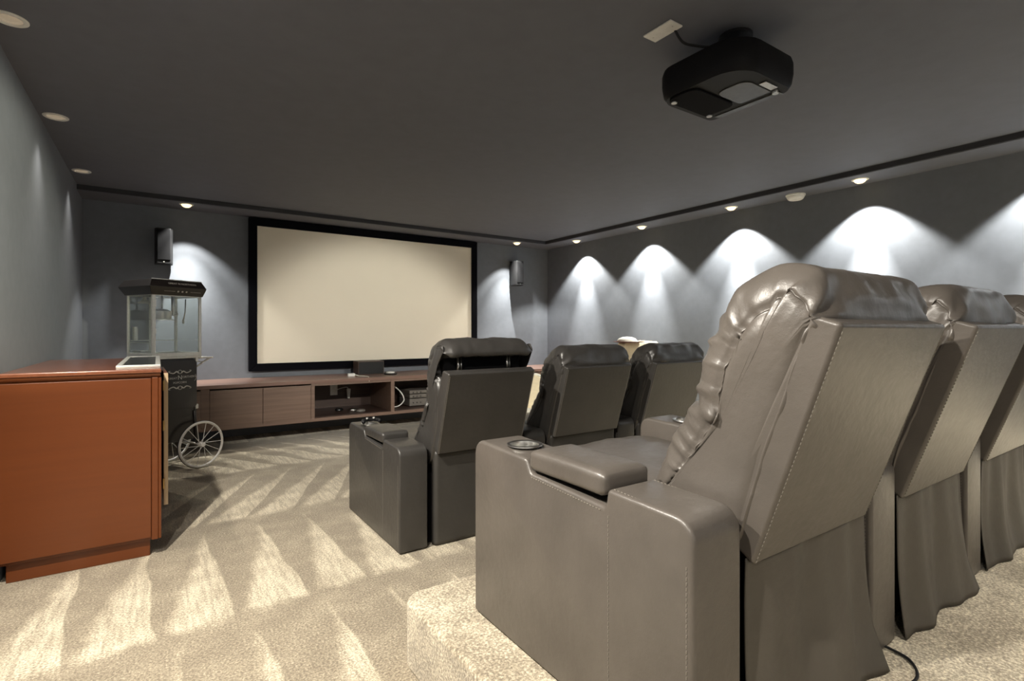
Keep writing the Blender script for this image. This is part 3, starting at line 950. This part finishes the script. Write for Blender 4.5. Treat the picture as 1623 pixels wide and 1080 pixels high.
def make_recliner(label, x, y, z, group, mats, pan, flat_skirt, left_arm, tilted=False, seed=0, armmesh=None):
    lea, fab = mats
    t = thing('recliner', label, 'recliner', (x + AW + (P_-AW)/2, y + AL/2, z), 0, group)
    ox, oy = -(AW + (P_-AW)/2), -AL/2
    O = Matrix.Translation((ox, oy, 0))
    def shift(o):
        o.data.transform(O)
        return o
    def arm(xa):
        a = bpy.data.objects.new('armrest', armmesh); COL.objects.link(a); a.parent = t
        a.location = (ox+xa, oy, 0)
        lid = pillow_box(-.001, AW+.001, .258, .572, .552, .612, 'armrest_lid', lea, a, r=.019, crown=.006, wr=.0012, seed=seed)
        cup = MB().lathe([(.001, AH-.068), (.042, AH-.068), (.0435, AH-.062), (.0445, AH-.006), (.047, AH-.002), (.055, AH-.001), (.058, AH+.001), (.057, AH+.0045), (.050, AH+.0055), (.0455, AH+.003), (.0435, AH-.004), (.0425, AH-.058), (.041,AH-.064), (.001, AH-.065)], 40, Matrix.Translation((AW/2, .705, 0)))
        cup.build('cup_holder', M['steel'], a, smooth=True)
        # stitched seams
        L = []
        for xs in (.012, AW-.012):
            pr = [(xs, q[0], q[1]+.0) for q in arc(.052, AH-.020-.052, .0495, 175, 90, 8)] + [(xs, .24, AH-.0135)]
            L.append(pr)
        for xs in (-.0006, AW+.0006):
            L.append([(xs, .243, .03), (xs, .243, .52)])
            L.append([(xs, .055, .03)] * 1 + [(xs, .055, .031)])
            L.append([(xs, .018, .04), (xs, .018, .48)])
            L.append([(xs, .27, .522), (xs, .56, .535)])
        L = [l for l in L if (Vector(l[0])-Vector(l[-1])).length > .05]
        dashes(L, 'stitching', a, M['thread'])
        return a
    if left_arm: arm(0)
    arm(P_)
    # dark base between the arms
    shift(bx('base', AW+.028, P_-.014, .06, .80, .01, .40, M['matteblack'], t))
    s = pillow_box(AW+.006, P_-.006, .16, AL-.01, .385, .520, 'seat_cushion', lea, t, r=.045, crown=.022, wr=.006, seed=seed+5); shift(s)
    f = pillow_box(AW+.010, P_-.010, AL-.085, AL+.01, .05, .43, 'footrest', lea, t, r=.03, crown=.0, wr=.004, seed=seed+8); shift(f)
    bc, lines = back_cushion(BACK_B if tilted else BACK_A, 'back_cushion', lea, t, AW+.040, P_-.040, seed)
    shift(bc)
    for ln in lines:
        ok = [(p[2] > .62 and not (p[1] < .10 - (p[2]-.5)*.34 + .04 and p[2] < .99)) for p in ln]
        best = (0, 0); m_ = len(ln)
        for i0 in range(m_):
            if ok[i0] and not ok[i0-1]:
                k = 0
                while k < m_ and ok[(i0+k) % m_]: k += 1
                if k > best[0]: best = (k, i0)
        pts = [ln[(best[1]+k) % m_] for k in range(best[0])]
        sg = -1 if pts[0][0] < (AW+P_)/2 else 1
        cd_ = MB().tube([Vector(p) + Vector((sg*.0012, 0, 0)) for p in pts], .0026, 6).build('seam_piping', lea, bc, smooth='all')
        shift(cd_)
    # rear shell
    (yb, zb), (yt, zt) = pan
    fx0, fx1 = AW+.030, P_-.030
    bx0, bx1 = fx0+.012, fx1-.012
    dl = Vector((0, yt-yb, zt-zb)).normalized()
    nf = Vector((0, dl.z, -dl.y))
    th = .095
    lo = Vector((0, yb, zb)); hi = Vector((0, yt, zt))
    def P3(x, q): return (x, q.y, q.z)
    lof, hif = lo + nf*th + Vector((0,0,.035)), hi + nf*th*.62 + Vector((0,0,.0))
    mb = MB()
    mb.hexa([P3(bx0, lo), P3(bx1, lo), P3(fx1, lof), P3(fx0, lof)], [P3(bx0, hi), P3(bx1, hi), P3(fx1, hif), P3(fx0, hif)])
    sh = mb.build('back_shell', lea, t, bevel=.010, seg=3, limit=20); shift(sh)
    e = .0006
    q0 = lo + dl*.008 - nf*(.0004); q1 = hi - dl*.012 - nf*(.0004)
    st = [[P3(bx0+.009, q0), P3(bx0+.009, q1)], [P3(bx1-.009, q0), P3(bx1-.009, q1)]]
    d2 = dashes(st, 'stitching', sh, M['thread'], size=.0013); d2.data.transform(O)
    # skirt
    mb = MB()
    nx, nz = 60, 24
    sx0, sx1 = (AW+.040, P_-.028)
    rows = []
    for side in (0, 1):
        for k in range(nz+1):
            tt = k/nz
            zz_ = (zb+.012)*(1-tt) + (.004)*tt
            for i in range(nx+1):
                u = i/nx
                xx = sx0 + (sx1-sx0)*u
                if flat_skirt:
                    yy = .002 + .004*noise.noise(Vector((xx*4+seed, zz_*4, 0)))
                    yy += .03*max(0, (abs(u-.5)-.47)/.03)**2
                else:
                    a = .35 + .65*tt
                    yy = .008 + .012*math.sin(u*2*PI*2.1 + seed*1.7 + tt*.8)*a + .006*math.sin(u*2*PI*4.7 + seed)*a*(1-.6*tt)
                    yy += .018*noise.noise(Vector((xx*7+seed*3, zz_*3, 1)))*a
                    yy -= .045*tt**2.2*(.6+.4*u)
                    # pulled hem near the lower right corner
                    if tt > .75: yy += -.020*(tt-.75)*4*math.exp(-((u-.95)/.12)**2)
                    xx += .022*tt*(u-.4)
                yy += .0035*side
                mb.v.append((xx, yy, zz_))
    nv = (nx+1)*(nz+1)
    for k in range(nz):
        for i in range(nx):
            a = k*(nx+1)+i
            mb.f.append((a, a+1, a+nx+2, a+nx+1))
            mb.f.append((nv+a, nv+a+nx+1, nv+a+nx+2, nv+a+1))
    for i in range(nx):
        mb.f.append((i, nv+i, nv+i+1, i+1)); b_ = nz*(nx+1)+i
        mb.f.append((b_, b_+1, nv+b_+1, nv+b_))
    for k in range(nz):
        a = k*(nx+1); b_ = a+nx+1
        mb.f.append((a, b_, nv+b_, nv+a)); a += nx; b_ += nx
        mb.f.append((a, nv+a, nv+b_, b_))
    sk = mb.build('skirt', fab, t, smooth='all'); shift(sk)
    if tilted:
        fb = bx('headrest_frame', AW+.07, P_-.08, -.055, .02, .93, 1.075, M['matteblack'], t, .004); shift(fb)
        for xs in (AW+.14, P_-.19):
            br = MB().tube([(xs,-.095,.965),(xs,-.085,1.06)], .008).build('headrest_rod', M['steel'], t, smooth='all'); shift(br)
            br = MB().tube([(xs+.02,-.090,.965),(xs+.022,-.08,1.06)], .004).build('headrest_rod', M['steel'], t, smooth='all'); shift(br)
    return t

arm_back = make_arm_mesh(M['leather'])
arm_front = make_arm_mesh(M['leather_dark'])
PB = ((0.0, .43), (-.187, .975))
PF = ((-.028, .515), (-.170, .972))
BXo, BYo = .898, .666
labs = ['nearest taupe leather recliner of the raised back row, left end beside the aisle',
        'second taupe leather recliner from the aisle in the raised back row',
        'third taupe leather recliner from the aisle in the raised back row',
        'fourth taupe leather recliner of the raised back row, cut off at the right edge']
for i, lab in enumerate(labs):
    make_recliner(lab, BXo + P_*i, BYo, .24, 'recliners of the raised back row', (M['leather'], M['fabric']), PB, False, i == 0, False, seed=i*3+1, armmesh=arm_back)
FXo, FYo = 1.066, 2.638
labs = ['dark leather recliner at the aisle end of the front row, headrest tilted up',
        'dark leather recliner in the middle of the front row',
        'dark leather recliner farthest right in the front row']
for i, lab in enumerate(labs):
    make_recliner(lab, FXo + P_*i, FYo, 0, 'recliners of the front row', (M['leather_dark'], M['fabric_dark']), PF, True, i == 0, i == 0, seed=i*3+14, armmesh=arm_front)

# black and white pieces standing in for reflections in the front cup holder
t = thing('cup_glints', 'black and white shape imitating reflections over the cup holder of the front row aisle armrest', 'controller', (1.155, 3.35, AH+.007))
MB().tube(catmull([(-.055,-.03,.012),(-.045,.01,.016),(0,.02,.018),(.045,.01,.016),(.055,-.03,.012)], 6, False), .012).build('body', M['black'], t, smooth='all')
MB().lathe([(.020,0),(.020,.010),(.012,.014)], 16, Matrix.Translation((-.03,.035,.0))).build('glint_disc', M['white'], t, smooth=True)
for sx in (-.022, .022):
    MB().lathe([(.006,0),(.008,.008)], 12, Matrix.Translation((sx,-.0,.026))).build('glint_dot', M['white'], t, smooth=True)

# cord trailing from under the back row
c = MB().tube(catmull([(1.60,.80,.249),(1.55,.66,.246),(1.60,.585,.246),(1.72,.56,.246),(1.80,.60,.246),(1.815,.655,.248),(1.80,.72,.256)], 8, False), .004).build('loose_cable', M['black'], None, smooth='all')
tag(c, 'thin black cord looping out from under the back row skirt', 'cord')

# ------------------------------------------------------------------ cream chairs beyond the front row
t = thing('banquet_chair', 'cream upholstered chair glimpsed between the first and second front recliners', 'chair', (2.95, 3.98, 0), R(-37))
def oval_back(t, zc, w, h, mat, rim):
    pts = [(w*math.cos(a)*(1-.12*math.sin(a)), 0, zc+h*math.sin(a)) for a in [i*2*PI/32 for i in range(32)]]
    mb = MB(); n = len(pts)
    mb.add([(x, .17, z) for x, _, z in pts] + [(x, .215, z) for x, _, z in pts], [tuple(range(n)), tuple(range(2*n-1,n-1,-1))] + [((i+1)%n, i, n+i, n+(i+1)%n) for i in range(n)])
    mb.build('backrest', mat, t, .008)
    MB().tube([(x, .192, z) for x, _, z in [(p[0]*1.07, 0, zc+(p[2]-zc)*1.05) for p in pts]], .014, 8, closed=True).build('back_frame', rim, t, smooth='all')
oval_back(t, .575, .17, .19, M['cream'], M['ivory'])
pillow_box(-.22, .22, -.22, .20, .36, .44, 'seat', M['ivory'], t, r=.03)
for sx in (-.19, .19):
    for sy in (-.18, .19):
        MB().tube([(sx*1.05,sy*1.05,0),(sx,sy,.40)], .013).build('leg', M['ivory'], t, smooth='all')
t = thing('lounge_chair', 'cream high backed chair half hidden behind the second and third front recliners', 'chair', (4.50, 4.32, 0), R(180))
pillow_box(-.30, .30, -.28, .24, .30, .44, 'seat', M['cream'], t, r=.04)
pillow_box(-.30, .30, .18, .32, .30, 1.08, 'backrest', M['cream'], t, r=.05, wr=.01)
for sx in (-.25, .25):
    for sy in (-.22, .26):
        MB().tube([(sx,sy,0),(sx,sy,.32)], .02).build('leg', M['walnut'], t, smooth='all')
t = thing('cap', 'white cap with a dark red underside on the cream chair back', 'hat', (4.29, 4.05, 1.074), R(20))
MB().lathe([(.115,0),(.110,.022),(.090,.045),(.05,.060),(.005,.064)], 28).build('crown', M['ivory'], t, smooth=True)
MB().lathe([(.06,-.002),(.112,.0),(.17,.008),(.172,.012),(.112,.008)], 28, Matrix.Translation((-.02,-.03,0))).build('brim', M['darkred'], t, smooth=True)

# ------------------------------------------------------------------ smoke detector, blank plate, projector
t = thing('smoke_detector', 'round white smoke detector on the soffit between two right wall downlights', 'smoke detector', (5.10, 2.63, ZS))
MB().lathe([(.086,0),(.086,-.012),(.078,-.016)][::-1], 36).build('base', M['white'], t, smooth=True)
MB().lathe([(.026,-.052),(.058,-.050),(.068,-.042),(.078,-.024),(.078,-.016)], 36).build('cover', M['white'], t, smooth=True)
t = thing('ceiling_plate', 'white rectangular blank cover plate on the ceiling beside the projector', 'cover plate', (1.897, 1.575, ZC), 0)
bx('plate', -.042, .042, -.078, .078, -.008, 0, M['white'], t, .003)
for y in (-.055, .055):
    MB().lathe([(.004,-.0095),(.004,-.008)], 10, Matrix.Translation((0,y,0))).build('screw', M['steel'], t)
t = thing('projector', 'black ceiling projector hanging upside down above the seats', 'projector', (2.235, 1.478, ZC-.028))
zb_ = -.215     # underside
def rrect(x0, x1, y0, y1, rs, n=6):
    out = []
    for (cx_, cy_, a0, r) in ((x1-rs[0], y1-rs[0], 0, rs[0]), (x0+rs[1], y1-rs[1], 90, rs[1]), (x0+rs[2], y0+rs[2], 180, rs[2]), (x1-rs[3], y0+rs[3], 270, rs[3])):
        for k in range(n+1):
            a = R(a0+90*k/n); out.append((cx_+r*math.cos(a), cy_+r*math.sin(a)))
    return out
outl = rrect(-.215, .225, -.215, .245, (.03, .10, .14, .06))
n = len(outl)
mb = MB()
lay = [(1.0, -.075), (1.03, -.10), (1.03, -.15), (1.0, -.195), (.95, zb_)]
for s_, z_ in lay: mb.v += [(x*s_, y*s_, z_) for x, y in outl]
for l in range(len(lay)-1):
    for i in range(n):
        j = (i+1) % n
        mb.f.append((l*n+i, l*n+j, (l+1)*n+j, (l+1)*n+i))
mb.f.append(tuple(range(n))); mb.f.append(tuple((len(lay)-1)*n+i for i in range(n)))
body = mb.build('projector_body', M['projblack'], t, smooth=True)
MB().prism_z([(x-.045, y) for x, y in rrect(-.15, .17, .03, .20, (.02,.05,.05,.04))], zb_-.010, zb_-.0005).build('top_cover', M['matteblack'], t, .004)
MB().prism_z(rrect(-.06, .14, -.14, .02, (.02,.05,.05,.01)), zb_-.004, zb_-.0005).build('grey_patch', M['greygloss'], t, .002)  # grey glossy patch on the underside
MB().prism_z(rrect(.02, .12, -.185, -.15, (.004,)*4), zb_-.006, zb_-.0005).build('control_panel', M['steel'], t, .002)
lens = MB().lathe([(.055,0),(.058,.03),(.052,.05),(.040,.045),(.035,.03)], 28, Matrix.Translation((-.03,.215,-.14)) @ Matrix.Rotation(R(-90),4,'X')).build('lens', M['gloss'], t, smooth=True)
bx('bevel_glint', .172, .208, -.16, .18, zb_-.004, zb_-.0005, M['greygloss'], t, .002)  # grey strip standing in for floor light caught by the bevel
bx('side_glint', .222, .232, -.17, .20, -.165, -.155, M['steel'], t, .002)  # bright bar in place of the reflection along the lower edge
for (x, y) in ((.14,.20),(-.17,.20),(.17,-.17)):
    MB().lathe([(.014,zb_-.014),(.016,zb_-.004),(.016,zb_+.012)], 16, Matrix.Translation((x*.9,y*.9,0))).build('adjuster_foot', M['steel'], t, smooth=True)
MB().lathe([(.075,0),(.075,-.012),(.05,-.016)][::-1], 28, Matrix.Translation((-.02,-.06,.028))).build('ceiling_mount', M['black'], t, smooth=True)
MB().tube([(-.02,-.06,.015),(-.02,-.06,-.08)], .022, 16).build('mount_pole', M['black'], t, smooth='all')
for a in (30, 150, 270):
    MB().tube([(-.02,-.06,-.045),(-.02+.12*math.cos(R(a)),-.06+.12*math.sin(R(a)),-.075)], .008).build('mount_arm', M['steel'] if a == 150 else M['black'], t, smooth='all')
MB().tube(catmull([(-.30,.06,.026),(-.27,.04,-.03),(-.20,.02,-.035),(-.12,-.05,-.05),(-.14,-.12,-.08)],6,False), .006).build('cable', M['black'], t, smooth='all')
